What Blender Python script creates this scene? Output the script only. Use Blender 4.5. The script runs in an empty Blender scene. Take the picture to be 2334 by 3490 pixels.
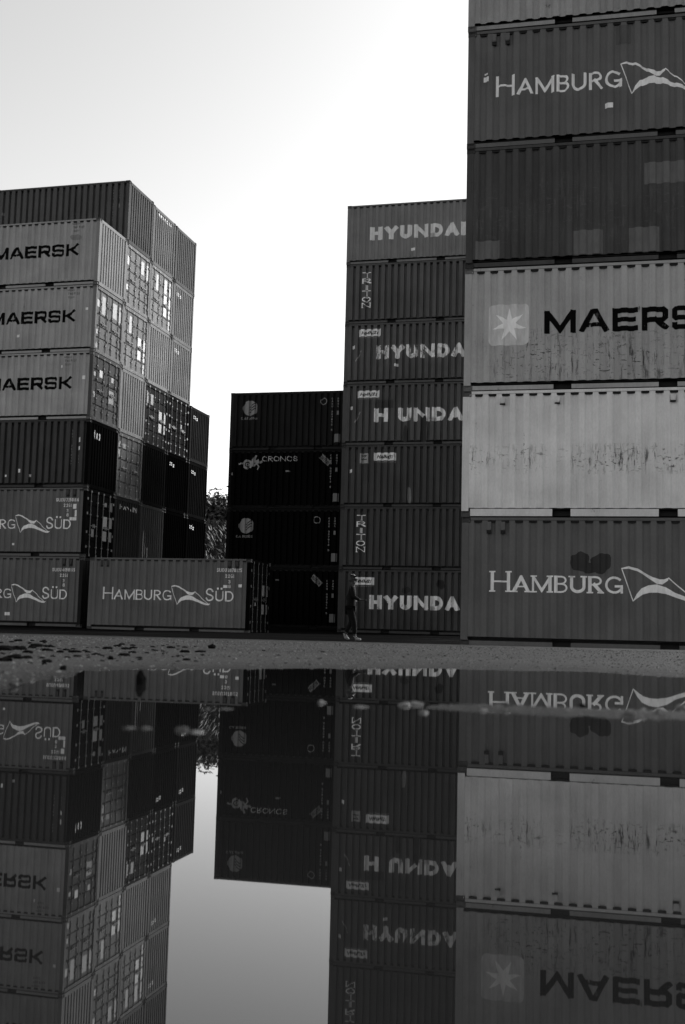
import bpy, bmesh, math, random
from mathutils import Vector, Matrix, noise
R = math.radians
rnd = random.Random(7)
C = bpy.context.scene.collection
scene = bpy.context.scene

# ------------------------------------------------------------------ camera
PITCH, ROLL, CAM_H = 0.10466, 0.02489, 0.14218
cam_d = bpy.data.cameras.new("camera"); cam = bpy.data.objects.new("camera", cam_d); C.objects.link(cam)
cp, sp, cr, sr = math.cos(PITCH), math.sin(PITCH), math.cos(ROLL), math.sin(ROLL)
fw = Vector((0, cp, sp)); up = Vector((0, -sp, cp)); rt = Vector((1, 0, 0))
r2 = cr*rt + sr*up; u2 = -sr*rt + cr*up
cam.matrix_world = Matrix(((r2.x, u2.x, -fw.x, 0), (r2.y, u2.y, -fw.y, 0), (r2.z, u2.z, -fw.z, CAM_H), (0, 0, 0, 1)))
cam_d.sensor_fit = 'HORIZONTAL'; cam_d.sensor_width = 15.7; cam_d.lens = 3837.19/2334*15.7
cam_d.clip_start = 0.02; cam_d.clip_end = 2000
cam_d.dof.use_dof = True; cam_d.dof.focus_distance = 27; cam_d.dof.aperture_fstop = 3.2
scene.camera = cam

# ------------------------------------------------------------------ sky, sun, exposure
SUN_EL, SUN_AZ = 31.0, 54.0          # degrees; azimuth from +Y towards +X
w = bpy.data.worlds.new("World"); scene.world = w; w.use_nodes = True
nt = w.node_tree; nt.nodes.clear()
sky = nt.nodes.new('ShaderNodeTexSky'); sky.sky_type = 'NISHITA'; sky.sun_disc = False
sky.sun_elevation = R(SUN_EL); sky.sun_rotation = R(SUN_AZ); sky.air_density = 1.0; sky.dust_density = 2.0; sky.ozone_density = 1.0
bw = nt.nodes.new('ShaderNodeRGBToBW'); bg = nt.nodes.new('ShaderNodeBackground'); bg.inputs['Strength'].default_value = 0.12
wo = nt.nodes.new('ShaderNodeOutputWorld')
nt.links.new(sky.outputs[0], bw.inputs[0]); nt.links.new(bw.outputs[0], bg.inputs[0]); nt.links.new(bg.outputs[0], wo.inputs[0])
sl = bpy.data.lights.new("sun", 'SUN'); sl.energy = 1.5; sl.angle = R(12); sl.color = (1, 1, 1)
sun = bpy.data.objects.new("sun", sl); C.objects.link(sun)
sd = Vector((math.sin(R(SUN_AZ))*math.cos(R(SUN_EL)), math.cos(R(SUN_AZ))*math.cos(R(SUN_EL)), math.sin(R(SUN_EL))))
sun.rotation_euler = sd.to_track_quat('Z', 'Y').to_euler(); sun.location = sd*60
vs = scene.view_settings; vs.view_transform = 'Standard'; vs.look = 'None'; vs.exposure = 1.38; vs.gamma = 1; vs.use_curve_mapping = False
scene.cycles.use_denoising = True
scene.cycles.max_bounces = 8

# ------------------------------------------------------------------ materials
MATS = {}
def nodes(m):
    m.use_nodes = True; t = m.node_tree; t.nodes.clear()
    o = t.nodes.new('ShaderNodeOutputMaterial'); b = t.nodes.new('ShaderNodeBsdfPrincipled')
    t.links.new(b.outputs[0], o.inputs[0]); return t, b, o
def N(t, k, **kw):
    n = t.nodes.new(k)
    for a, v in kw.items(): setattr(n, a, v)
    return n
def math_n(t, op, a, b=None, c=None, clamp=False):
    n = N(t, 'ShaderNodeMath', operation=op); n.use_clamp = clamp
    for i, v in enumerate((a, b, c)):
        if v is None: continue
        if isinstance(v, (int, float)): n.inputs[i].default_value = v
        else: t.links.new(v, n.inputs[i])
    return n.outputs[0]
def ramp(t, f, lo, hi, a=0., b=1.):
    n = N(t, 'ShaderNodeMapRange'); n.inputs[1].default_value = lo; n.inputs[2].default_value = hi
    n.inputs[3].default_value = a; n.inputs[4].default_value = b
    t.links.new(f, n.inputs[0]); return n.outputs[0]
def noise_n(t, vec, scale, sc=(1, 1, 1), loc=(0, 0, 0), detail=5, rough=.6):
    m = N(t, 'ShaderNodeMapping'); m.inputs['Scale'].default_value = sc; m.inputs['Location'].default_value = loc
    t.links.new(vec, m.inputs[0]); n = N(t, 'ShaderNodeTexNoise'); n.inputs['Scale'].default_value = scale
    n.inputs['Detail'].default_value = detail; n.inputs['Roughness'].default_value = rough
    t.links.new(m.outputs[0], n.inputs['Vector']); return n.outputs['Fac']
def grey(t, f):
    n = N(t, 'ShaderNodeCombineColor')
    for i in range(3): t.links.new(f, n.inputs[i])
    return n.outputs[0]
def mixv(t, fac, a, b):          # scalar mix
    d = math_n(t, 'SUBTRACT', b, a) if not (isinstance(a, (int, float)) and isinstance(b, (int, float))) else b-a
    return math_n(t, 'MULTIPLY_ADD', fac, d, a)

def paint(name, v, rust=.3, seed=0, rough=.6, band=None, streak=.22, spec=.12, patch=0., rustv=None):
    """weathered container paint: mottling, vertical run marks, rust spots, an optional scuffed band (z0, z1, amount)"""
    if name in MATS: return MATS[name]
    m = bpy.data.materials.new(name); MATS[name] = m; t, b, o = nodes(m)
    tc = N(t, 'ShaderNodeTexCoord').outputs['Object']; s = seed*7.31
    big = noise_n(t, tc, .9, (1, 1, 1), (s, s, s), 3)
    st = noise_n(t, tc, 7, (1, 1, .07), (s, 0, s), 4, .7)
    fine = noise_n(t, tc, 34, (1, 1, .5), (0, s, 0), 3)
    f = ramp(t, big, .3, .7, 1-.16-patch, 1+.12)
    f = math_n(t, 'MULTIPLY', f, ramp(t, st, .3, .7, 1-streak, 1+streak*.55))
    f = math_n(t, 'MULTIPLY', f, ramp(t, fine, .3, .7, .93, 1.05))
    col = math_n(t, 'MULTIPLY', f, v)
    rv = v*.16+.004 if rustv is None else rustv
    if rust > 0:
        rn = noise_n(t, tc, 4.2, (1, 1, .6), (s+3, s, 1), 9, .72)
        gate = ramp(t, noise_n(t, tc, 1.1, (1, 1, 1), (s, 2, s), 2), .42, .62)
        rm = math_n(t, 'MULTIPLY', ramp(t, rn, .66-.05*rust, .72-.03*rust), gate, clamp=True)
        rs = math_n(t, 'MULTIPLY', ramp(t, noise_n(t, tc, 16, (1, 1, .035), (s, s, 4), 5, .65), .64, .76), ramp(t, rn, .45, .6))
        rm = math_n(t, 'MAXIMUM', rm, math_n(t, 'MULTIPLY', rs, min(.8, rust)), clamp=True)
        col = mixv(t, rm, col, rv)
    if band:
        z = N(t, 'ShaderNodeSeparateXYZ'); t.links.new(tc, z.inputs[0]); z0, z1, am = band
        mid = (z0+z1)/2; hw = (z1-z0)/2
        env = math_n(t, 'SUBTRACT', 1.0, math_n(t, 'DIVIDE', math_n(t, 'ABSOLUTE', math_n(t, 'SUBTRACT', z.outputs[2], mid)), hw), clamp=True)
        sc1 = noise_n(t, tc, 11, (1.0, 1, .16), (s, 0, 8), 7, .75)
        sc2 = noise_n(t, tc, 9, (.7, 1, 2.2), (s, 5, 8), 6, .7)
        sm = math_n(t, 'MAXIMUM', ramp(t, sc1, .545, .63), ramp(t, sc2, .575, .63))
        col = mixv(t, math_n(t, 'MULTIPLY', math_n(t, 'MULTIPLY', sm, math_n(t, 'POWER', env, .6)), math_n(t, 'MULTIPLY', ramp(t, noise_n(t, tc, .9, (1, 1, .4), (s+5, s, 0), 3), .36, .58, .1, 1.0), am), clamp=True), col, rv)
    t.links.new(grey(t, col), b.inputs['Base Color'])
    b.inputs['Roughness'].default_value = rough; b.inputs['Specular IOR Level'].default_value = spec
    bp = N(t, 'ShaderNodeBump'); bp.inputs['Strength'].default_value = .25; bp.inputs['Distance'].default_value = .02
    t.links.new(noise_n(t, tc, 2.3, (1, 1, 1), (s, 1, 1), 3), bp.inputs['Height']); t.links.new(bp.outputs[0], b.inputs['Normal'])
    return m

def worn(name, v, wear=0., seed=0, rough=.55, spec=.2):
    """painted or stuck-on lettering; wear > 0 lets the panel show through in flaked patches"""
    if name in MATS: return MATS[name]
    m = bpy.data.materials.new(name); MATS[name] = m; t, b, o = nodes(m)
    tc = N(t, 'ShaderNodeTexCoord').outputs['Object']; s = seed*3.7
    f = ramp(t, noise_n(t, tc, 9, (1, 1, .4), (s, s, s), 5), .3, .7, .8, 1.1)
    t.links.new(grey(t, math_n(t, 'MULTIPLY', f, v)), b.inputs['Base Color']); b.inputs['Roughness'].default_value = rough
    b.inputs['Specular IOR Level'].default_value = spec
    if wear > 0:
        tr = N(t, 'ShaderNodeBsdfTransparent'); mx = N(t, 'ShaderNodeMixShader')
        fl = math_n(t, 'MULTIPLY', ramp(t, noise_n(t, tc, 5.5, (1, 1, .5), (s, 0, s), 8, .8), .60-.12*wear, .66-.12*wear),
                    ramp(t, noise_n(t, tc, 1.3, (1, 1, 1), (s+2, 0, s), 2), .40, .55), clamp=True)
        t.links.new(fl, mx.inputs[0]); t.links.new(b.outputs[0], mx.inputs[1]); t.links.new(tr.outputs[0], mx.inputs[2])
        t.links.new(mx.outputs[0], o.inputs[0])
    return m

def plain(name, v, rough=.6, spec=.3, var=.25, scale=14):
    if name in MATS: return MATS[name]
    m = bpy.data.materials.new(name); MATS[name] = m; t, b, o = nodes(m)
    tc = N(t, 'ShaderNodeTexCoord').outputs['Object']
    f = ramp(t, noise_n(t, tc, scale), .3, .7, 1-var, 1+var)
    t.links.new(grey(t, math_n(t, 'MULTIPLY', f, v)), b.inputs['Base Color'])
    b.inputs['Roughness'].default_value = rough; b.inputs['Specular IOR Level'].default_value = spec
    return m

# ------------------------------------------------------------------ object helpers
def tag(o, label=None, cat=None, group=None, kind=None):
    for k, v in (('label', label), ('category', cat), ('group', group), ('kind', kind)):
        if v: o[k] = v
    return o
def empty(name, loc, rz, label, cat, group=None):
    o = bpy.data.objects.new(name, None); C.objects.link(o); o.location = loc; o.rotation_euler = (0, 0, rz)
    o.empty_display_size = .3
    return tag(o, label, cat, group)
def part(name, mesh, mat, parent=None, loc=None):
    """link a (possibly shared) mesh as its own object, with its own material"""
    o = bpy.data.objects.new(name, mesh); C.objects.link(o)
    if not mesh.materials: mesh.materials.append(mat)
    o.material_slots[0].link = 'OBJECT'; o.material_slots[0].material = mat
    if parent: o.parent = parent
    if loc: o.location = loc
    return o
def mk(name, v, f, smooth=False):
    me = bpy.data.meshes.new(name); me.from_pydata([tuple(p) for p in v], [], f); me.update()
    if smooth: me.polygons.foreach_set('use_smooth', [True]*len(me.polygons))
    return me
class MB:
    def __init__(s): s.v = []; s.f = []
    def box(s, x0, x1, y0, y1, z0, z1):
        n = len(s.v)
        s.v += [(x0,y0,z0),(x1,y0,z0),(x1,y1,z0),(x0,y1,z0),(x0,y0,z1),(x1,y0,z1),(x1,y1,z1),(x0,y1,z1)]
        s.f += [tuple(n+i for i in q) for q in ((0,3,2,1),(4,5,6,7),(0,1,5,4),(1,2,6,5),(2,3,7,6),(3,0,4,7))]; return s
    def tube(s, a, b, ra, rb=None, n=8):
        rb = ra if rb is None else rb
        a = Vector(a); b = Vector(b); d = (b-a).normalized(); u = d.orthogonal().normalized(); v = d.cross(u); k = len(s.v)
        for p, r in ((a, ra), (b, rb)):
            for i in range(n):
                t = 2*math.pi*i/n; s.v.append(tuple(p+r*(math.cos(t)*u+math.sin(t)*v)))
        for i in range(n): s.f.append((k+i, k+(i+1) % n, k+n+(i+1) % n, k+n+i))
        s.f.append(tuple(range(k+n-1, k-1, -1))); s.f.append(tuple(range(k+n, k+2*n))); return s
    def quad(s, *p):
        k = len(s.v); s.v += [tuple(q) for q in p]; s.f.append(tuple(range(k, k+len(p)))); return s
    def mesh(s, name, smooth=False): return mk(name, s.v, s.f, smooth)

# ------------------------------------------------------------------ terrain profile
def lerp_tab(tab, x):
    if x <= tab[0][0]: return tab[0][1]
    for (a, va), (b, vb) in zip(tab, tab[1:]):
        if x <= b:
            t = (x-a)/(b-a); t = t*t*(3-2*t); return va+(vb-va)*t
    return tab[-1][1]
EDGE = [(-1.0, 2.1), (-.30, 2.45), (-.24, 3.0), (-.225, 3.45), (-.15, 3.75), (0, 4.2), (.1, 4.55), (.16, 4.5), (.22, 4.6), (.27, 4.35), (.30, 4.25), (1.0, 3.6)]
PROF_L = [(5, .014), (9, .022), (14, .0), (20, -.085), (24, -.115), (31, -.115), (38, -.07), (42, -.005), (46, .03), (60, .04), (400, .3)]
PROF_R = [(5, .014), (9, .022), (14, .0), (20, -.085), (22, -.115), (31, -.115), (40, -.02), (44, .02), (46.6, .05), (47.4, .10), (48.2, .14), (60, .14), (400, .3)]
def ground_z(x, y):
    ys = max(y, .05); t = x/ys
    e = (y-lerp_tab(EDGE, max(-1, min(1, t)))) if y > 0.3 else -2
    k = max(0, min(1, (x+7.5)/1.5)); far = lerp_tab(PROF_L, y)*(1-k)+lerp_tab(PROF_R, y)*k
    side = max(abs(x)-3.2, -1.5-y)             # puddle ends here
    e = max(e, side)
    e += .16*noise.noise(Vector((x*1.7, y*1.1, 3.)))+.05*noise.noise(Vector((x*7, y*6, 9.)))
    if e < 0: z = max(-.05, e*.06-.001)
    else:
        z = .013*(1-math.exp(-e/.35))
        if y > 4: z = z+(far-.013)*min(1, e/2.5) if far > 0 else z*(1-min(1, e/8.))+far*min(1, e/8.)
    # the gravel bar breaking the water on the right
    if .5 < y < 4:
        s = max(0, min(1, (x/ys-.05)/.09)) if x > 0 else 0
        yc = 2.16+.03*math.sin(x*9)
        env = math.exp(-((y-yc)/.10)**2)*s; bar = env*(.0095+.007*noise.noise(Vector((x*7, y*11, 1)))+.006*noise.noise(Vector((x*30, y*30, 5))))-.0038
        if bar > z: z = bar
    near = max(0, 1-max(0, y-12)/20.)
    z += near*(.0025*noise.noise(Vector((x*5, y*5, 0)))+.0016*noise.noise(Vector((x*17, y*17, 2)))) if e > -.05 else 0
    if 8 < y < 45: z += .012*noise.noise(Vector((x*.25, y*.35, 7)))*min(1, (y-8)/6)
    return z

def ground():
    ys = []; y = -60.
    while y < -4: ys.append(y); y += max(1.2, -y*.15)
    y = -4.
    while y < 1.4: ys.append(y); y += .3
    y = 1.4
    while y < 500:
        ys.append(y)
        y += .03 if y < 6 else (.06 if y < 12 else (.25 if y < 30 else (.5 if y < 60 else y*.1)))
    xs = []; x = 0.
    while x < 500:
        xs.append(x); x += .03 if x < 2.4 else (.12 if x < 8 else (.6 if x < 20 else x*.12))
    xs = [-a for a in reversed(xs[1:])]+xs
    v = [(x, y, ground_z(x, y)) for y in ys for x in xs]; nx = len(xs)
    f = [(j*nx+i, j*nx+i+1, (j+1)*nx+i+1, (j+1)*nx+i) for j in range(len(ys)-1) for i in range(nx-1)]
    m = bpy.data.materials.new('yard_ground'); t, b, o = nodes(m)
    tc = N(t, 'ShaderNodeTexCoord').outputs['Object']
    big = noise_n(t, tc, .35, (1, .5, 1), (2, 1, 0), 4)
    fine = noise_n(t, tc, 26, (1, 1, 1), (0, 0, 0), 8, .75)
    peb = noise_n(t, tc, 90, (1, 1, 1), (5, 0, 0), 4, .6)
    track = noise_n(t, tc, .8, (.12, 1, 1), (0, 4, 0), 4)
    col = math_n(t, 'MULTIPLY', ramp(t, big, .3, .7, .8, 1.15), ramp(t, fine, .3, .7, .62, 1.3))
    col = math_n(t, 'MULTIPLY', col, ramp(t, peb, .3, .7, .09, .15))
    col = math_n(t, 'MULTIPLY', col, ramp(t, track, .35, .65, .72, 1.12))
    sep = N(t, 'ShaderNodeSeparateXYZ'); t.links.new(tc, sep.inputs[0])
    shade_band = math_n(t, 'MULTIPLY', ramp(t, sep.outputs[1], 13, 18), ramp(t, sep.outputs[1], 60, 48), clamp=True)   # dark band painted as shade on the ground before the stack bases
    shade_band = math_n(t, 'MULTIPLY', shade_band, ramp(t, track, .25, .42, .55, 1.), clamp=True)
    col = mixv(t, shade_band, math_n(t, 'MULTIPLY', col, .2), .006)
    wet = ramp(t, math_n(t, 'MULTIPLY_ADD', big, .008, sep.outputs[2]), .009, .016, .42, 1.)        # soaked rim of the puddle
    wet = mixv(t, ramp(t, sep.outputs[1], 7, 9), wet, 1.0)
    col = math_n(t, 'MULTIPLY', col, wet)
    t.links.new(grey(t, col), b.inputs['Base Color'])
    t.links.new(mixv(t, shade_band, .9, .95), b.inputs['Roughness']); t.links.new(mixv(t, shade_band, .12, .0), b.inputs['Specular IOR Level'])
    bp = N(t, 'ShaderNodeBump'); bp.inputs['Strength'].default_value = .6; bp.inputs['Distance'].default_value = .012
    t.links.new(fine, bp.inputs['Height']); t.links.new(bp.outputs[0], b.inputs['Normal'])
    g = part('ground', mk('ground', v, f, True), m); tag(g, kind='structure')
    return g
ground()

def water():
    m = bpy.data.materials.new('puddle_water'); t, b, o = nodes(m)
    tc = N(t, 'ShaderNodeTexCoord').outputs['Object']
    b.inputs['Base Color'].default_value = (.008, .008, .008, 1); b.inputs['Roughness'].default_value = .012; b.inputs['IOR'].default_value = 1.33
    bp = N(t, 'ShaderNodeBump'); bp.inputs['Strength'].default_value = .02; bp.inputs['Distance'].default_value = .004
    t.links.new(noise_n(t, tc, 1.6, (1, .7, 1), (0, 0, 0), 2), bp.inputs['Height']); t.links.new(bp.outputs[0], b.inputs['Normal'])
    xs = [-4+8*i/16 for i in range(17)]; ys = [-2.6+9.2*i/18 for i in range(19)]
    o = part('water', mk('water', [(x, y, 0) for y in ys for x in xs], [(j*17+i, j*17+i+1, j*17+i+18, j*17+i+17) for j in range(18) for i in range(16)], True), m)
    tag(o, kind='structure')
water()

# ------------------------------------------------------------------ painted lettering: stroke glyphs cut to follow the corrugation
def arc(cx, cy, rx, ry, a0, a1, n=10): return [(cx+rx*math.cos(R(a0+(a1-a0)*i/n)), cy+ry*math.sin(R(a0+(a1-a0)*i/n))) for i in range(n+1)]
def smooth(p, n=4):
    out = []
    for i in range(len(p)-1):
        p0, p1, p2, p3 = p[max(i-1, 0)], p[i], p[i+1], p[min(i+2, len(p)-1)]
        for k in range(n):
            t = k/n
            out.append(tuple(.5*(2*p1[j]+(p2[j]-p0[j])*t+(2*p0[j]-5*p1[j]+4*p2[j]-p3[j])*t*t+(3*p1[j]-p0[j]-3*p2[j]+p3[j])*t**3) for j in (0, 1)))
    return out+[p[-1]]
# letter: (width/height, [(polyline in 0..1, weight)])
S_ = smooth([(.93,.80),(.78,.96),(.5,1),(.18,.94),(.03,.76),(.15,.58),(.5,.5),(.85,.41),(.97,.23),(.83,.06),(.5,0),(.2,.04),(.04,.2)])
GL = {
'A': (.82, [([(0,0),(.5,1),(1,0)], 1), ([(.2,.32),(.8,.32)], .7)]),
'B': (.64, [([(0,0),(0,1)], 1), ([(0,1),(.5,1)]+arc(.5,.765,.42,.235,90,-90,8)+[(0,.53)], .75), ([(.5,.53)]+arc(.52,.265,.48,.265,90,-90,8)+[(0,0)], .75)]),
'C': (.8, [(arc(.52,.5,.52,.5,50,310,16), .9)]),
'D': (.76, [([(0,0),(0,1)], 1), ([(0,1),(.42,1)]+arc(.42,.5,.58,.5,90,-90,12)+[(0,0)], .85)]),
'E': (.62, [([(1,1),(0,1),(0,0),(1,0)], .9), ([(0,.5),(.85,.5)], .8)]),
'G': (.84, [(arc(.52,.5,.52,.5,48,335,16), .85), ([(1,.02),(1,.42),(.62,.42)], .85)]),
'H': (.78, [([(0,0),(0,1)], 1), ([(1,0),(1,1)], 1), ([(0,.5),(1,.5)], .75)]),
'I': (.2, [([(.5,0),(.5,1)], 1)]),
'K': (.76, [([(0,0),(0,1)], 1), ([(1,1),(.08,.42)], .9), ([(.3,.56),(1,0)], .9)]),
'M': (.95, [([(0,0),(0,1)], .8), ([(0,1),(.5,.05),(1,1)], .9), ([(1,0),(1,1)], 1)]),
'N': (.86, [([(0,0),(0,1)], .82), ([(.02,1),(.98,0)], .74), ([(1,0),(1,1)], .82)]),
'O': (.9, [(arc(.5,.5,.5,.5,90,450,24), .9)]),
'R': (.68, [([(0,0),(0,1)], 1), ([(0,1),(.5,1)]+arc(.5,.75,.45,.25,90,-90,8)+[(0,.5)], .8), ([(.42,.5),(1,0)], 1)]),
'S': (.6, [(S_, .9)]),
'T': (.74, [([(0,1),(1,1)], .8), ([(.5,0),(.5,1)], 1)]),
'U': (.74, [([(0,1),(0,.35)]+arc(.5,.35,.5,.35,180,360,12)+[(1,1)], .95)]),
'X': (.7, [([(0,0),(1,1)], 1), ([(0,1),(1,0)], 1)]),
'Y': (.8, [([(0,1),(.5,.45),(1,1)], 1), ([(.5,0),(.5,.47)], 1)]),
'J': (.5, [([(1,1),(1,.3)]+arc(.5,.3,.5,.3,0,-165,9), 1)]),
'Z': (.7, [([(0,1),(1,1),(0,0),(1,0)], 1)]),
't': (.6, [([(.35,1.),(.35,.12),(.55,0),(1,0)], 1), ([(0,.68),(1,.68)], .8)]),
'e': (.75, [(arc(.5,.36,.5,.36,0,315,16), .9), ([(.05,.38),(.95,.38)], .7)]),
'x': (.7, [([(0,0),(1,.7)], 1), ([(0,.7),(1,0)], 1)]),
'L': (.55, [([(0,1),(0,0),(1,0)], .9)]),
'W': (1.1, [([(0,1),(.25,0),(.5,.9),(.75,0),(1,1)], .9)]),
'P': (.62, [([(0,0),(0,1)], 1), ([(0,1),(.5,1)]+arc(.5,.72,.45,.28,90,-90,8)+[(0,.44)], .8)]),
'F': (.58, [([(1,1),(0,1),(0,0)], .9), ([(0,.5),(.85,.5)], .8)]),
'0': (.58, [(arc(.5,.5,.5,.5,90,450,16), 1)]),
'1': (.3, [([(.1,.78),(.6,1),(.6,0)], 1)]),
'2': (.58, [(smooth([(.03,.75),(.2,.96),(.55,1),(.9,.88),(.92,.65),(.6,.4),(.05,0)])+[(1,0)], 1)]),
'3': (.58, [(smooth([(.05,.9),(.4,1),(.85,.9),(.85,.65),(.45,.53)])+smooth([(.45,.53),(.95,.38),(.9,.1),(.5,0),(.03,.12)]), 1)]),
'4': (.6, [([(.75,0),(.75,1),(0,.3),(1,.3)], 1)]),
'5': (.58, [([(.92,1),(.12,1),(.06,.58)]+smooth([(.06,.58),(.5,.63),(.95,.45),(.92,.15),(.5,0),(.03,.1)]), 1)]),
'6': (.58, [(smooth([(.85,.95),(.45,.98),(.08,.6),(.06,.3),(.3,.02),(.7,.02),(.95,.3),(.7,.55),(.3,.55),(.06,.35)]), 1)]),
'7': (.55, [([(0,1),(1,1),(.35,0)], 1)]),
'8': (.58, [(arc(.5,.76,.42,.24,90,450,12), 1), (arc(.5,.26,.5,.26,90,450,12), 1)]),
'9': (.58, [(smooth([(.15,.05),(.55,.02),(.92,.4),(.94,.7),(.7,.98),(.3,.98),(.05,.7),(.3,.45),(.7,.45),(.94,.65)]), 1)]),
'.': (.2, [([(.5,.0),(.5,.04)], 1.2)]), '-': (.4, [([(0,.45),(1,.45)], .9)]),
}
# the wide square letters of the grey boxes
SQ = {
'M': (1.24, [([(0,0),(0,1)], 1), ([(.02,1),(.5,.06),(.98,1)], 1), ([(1,0),(1,1)], 1)]),
'A': (1.12, [([(0,0),(.42,1),(.58,1),(1,0)], 1), ([(.2,.28),(.8,.28)], .8)]),
'E': (.98, [([(1,1),(0,1),(0,0),(1,0)], 1), ([(0,.5),(.9,.5)], .9)]),
'R': (1.0, [([(0,0),(0,1),(.88,1),(1,.88),(1,.55),(.88,.43),(0,.43)], 1), ([(.55,.43),(1,0)], 1)]),
'S': (1.0, [([(1,.85),(1,.93),(.93,1),(.07,1),(0,.93),(0,.57),(.07,.5),(.93,.5),(1,.43),(1,.07),(.93,0),(.07,0),(0,.07),(0,.15)], .92)]),
'K': (1.04, [([(0,0),(0,1)], 1), ([(1,1),(.42,.54)], .95), ([(.1,.5),(.42,.5)], .8), ([(.42,.46),(1,0)], .95)]),
}
SERIF = {'H': [0, 1], 'A': [0, 1], 'M': [0, 1], 'R': [0, 1], 'I': [.5], 'T': [.5], 'N': [0], 'B': [], 'U': [], 'D': [], 'Y': [.5], 'G': [], 'S': [], 'O': []}
SERIF_T = {'H': [0, 1], 'M': [0, 1], 'U': [0, 1], 'I': [.5], 'N': [0, 1], 'A': [], 'Y': [0, 1]}
def stroke(pts, t, cap=True):
    """mitred quads of a polyline"""
    P = [Vector(p) for p in pts]; q = [P[0]]
    for p in P[1:]:
        if (p-q[-1]).length > 1e-5: q.append(p)
    P = q; n = len(P)
    if n < 2: return []
    closed = (P[0]-P[-1]).length < 1e-4 and n > 3
    if not closed and cap:
        P[0] = P[0]-(P[1]-P[0]).normalized()*t*.5; P[-1] = P[-1]+(P[-1]-P[-2]).normalized()*t*.5
    L, Rr = [], []
    for i in range(n):
        a = (P[i]-P[i-1]).normalized() if i > 0 else ((P[-1]-P[-2]).normalized() if closed else None)
        b = (P[i+1]-P[i]).normalized() if i < n-1 else ((P[1]-P[0]).normalized() if closed else None)
        a = b if a is None else a; b = a if b is None else b
        na = Vector((-a.y, a.x)); nb = Vector((-b.y, b.x)); m = na+nb
        m = na if m.length < .05 else m.normalized()
        k = min(2.2, 1/max(.3, m.dot(na))); L.append(P[i]+m*t*.5*k); Rr.append(P[i]-m*t*.5*k)
    return [[L[i], L[i+1], Rr[i+1], Rr[i]] for i in range(n-1)]
def clip(poly, ax, val, keep_ge):
    out = []; n = len(poly)
    for i in range(n):
        a, b = poly[i], poly[(i+1) % n]; da = (a[ax]-val)*(1 if keep_ge else -1); db = (b[ax]-val)*(1 if keep_ge else -1)
        if da >= 0: out.append(a)
        if da*db < 0:
            s = da/(da-db); out.append(Vector((a[0]+(b[0]-a[0])*s, a[1]+(b[1]-a[1])*s)))
    return out
def word(txt, x0, x1, z0, h, t=.16, serif=0, font=GL, gap=.16, big=None, slant=0.):
    """2D polygons of a word that spans x0..x1 above z0; big = height of the first letter of a small-capitals word"""
    ws = []
    for i, c in enumerate(txt):
        hh = big if (big and i == 0) else h
        ws.append((.3 if c == ' ' else font[c if c != 'Ü' else 'U'][0])*hh)
    g = gap*h; tot = sum(ws)+g*(len(ws)-1); k = (x1-x0)/tot; x = x0; out = []
    for i, c in enumerate(txt):
        wd = ws[i]*k; hh = big if (big and i == 0) else h
        if c != ' ':
            tt = t*h
            for pts, wt in font[c if c != 'Ü' else 'U'][1]:
                tk = tt*(wt**2.4 if serif else wt); M = lambda p: (x+tk/2+p[0]*max(wd-tk, .001), z0+tk/2+p[1]*(hh-tk))
                for q in stroke([M(p) for p in pts], tk):
                    q = clip(clip(q, 1, z0, True), 1, z0+hh, False)
                    if len(q) > 2: out.append(q)
            if serif:
                st = tt*.42; sw = tt*1.9*serif; tk = tt
                for lst, zz in ((SERIF.get(c, []), z0), (SERIF_T.get(c, []), z0+hh-st)):
                    for f in lst:
                        cx = x+tk/2+f*(wd-tk); out.append([Vector((cx-sw/2, zz)), Vector((cx+sw/2, zz)), Vector((cx+sw/2, zz+st)), Vector((cx-sw/2, zz+st))])
            if c == 'Ü':
                for f in (.3, .7):
                    cx = x+f*wd; d = tt*.62; out.append([Vector((cx-d, z0+hh*1.14)), Vector((cx+d, z0+hh*1.14)), Vector((cx+d, z0+hh*1.14+2*d)), Vector((cx-d, z0+hh*1.14+2*d))])
        x += wd+g*k
    if slant: out = [[Vector((p[0]+slant*(p[1]-z0), p[1])) for p in q] for q in out]
    return out
def rect(x0, x1, z0, z1): return [Vector((x0, z0)), Vector((x1, z0)), Vector((x1, z1)), Vector((x0, z1))]
def disc(cx, cz, r, n=28): return [[Vector((cx, cz)), Vector((cx+r*math.cos(2*math.pi*i/n), cz+r*math.sin(2*math.pi*i/n))), Vector((cx+r*math.cos(2*math.pi*(i+1)/n), cz+r*math.sin(2*math.pi*(i+1)/n)))] for i in range(n)]
def turn(polys, cx, cz, a):
    c, s = math.cos(a), math.sin(a)
    return [[Vector((cx+(p[0]-cx)*c-(p[1]-cz)*s, cz+(p[0]-cx)*s+(p[1]-cz)*c)) for p in q] for q in polys]
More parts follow.
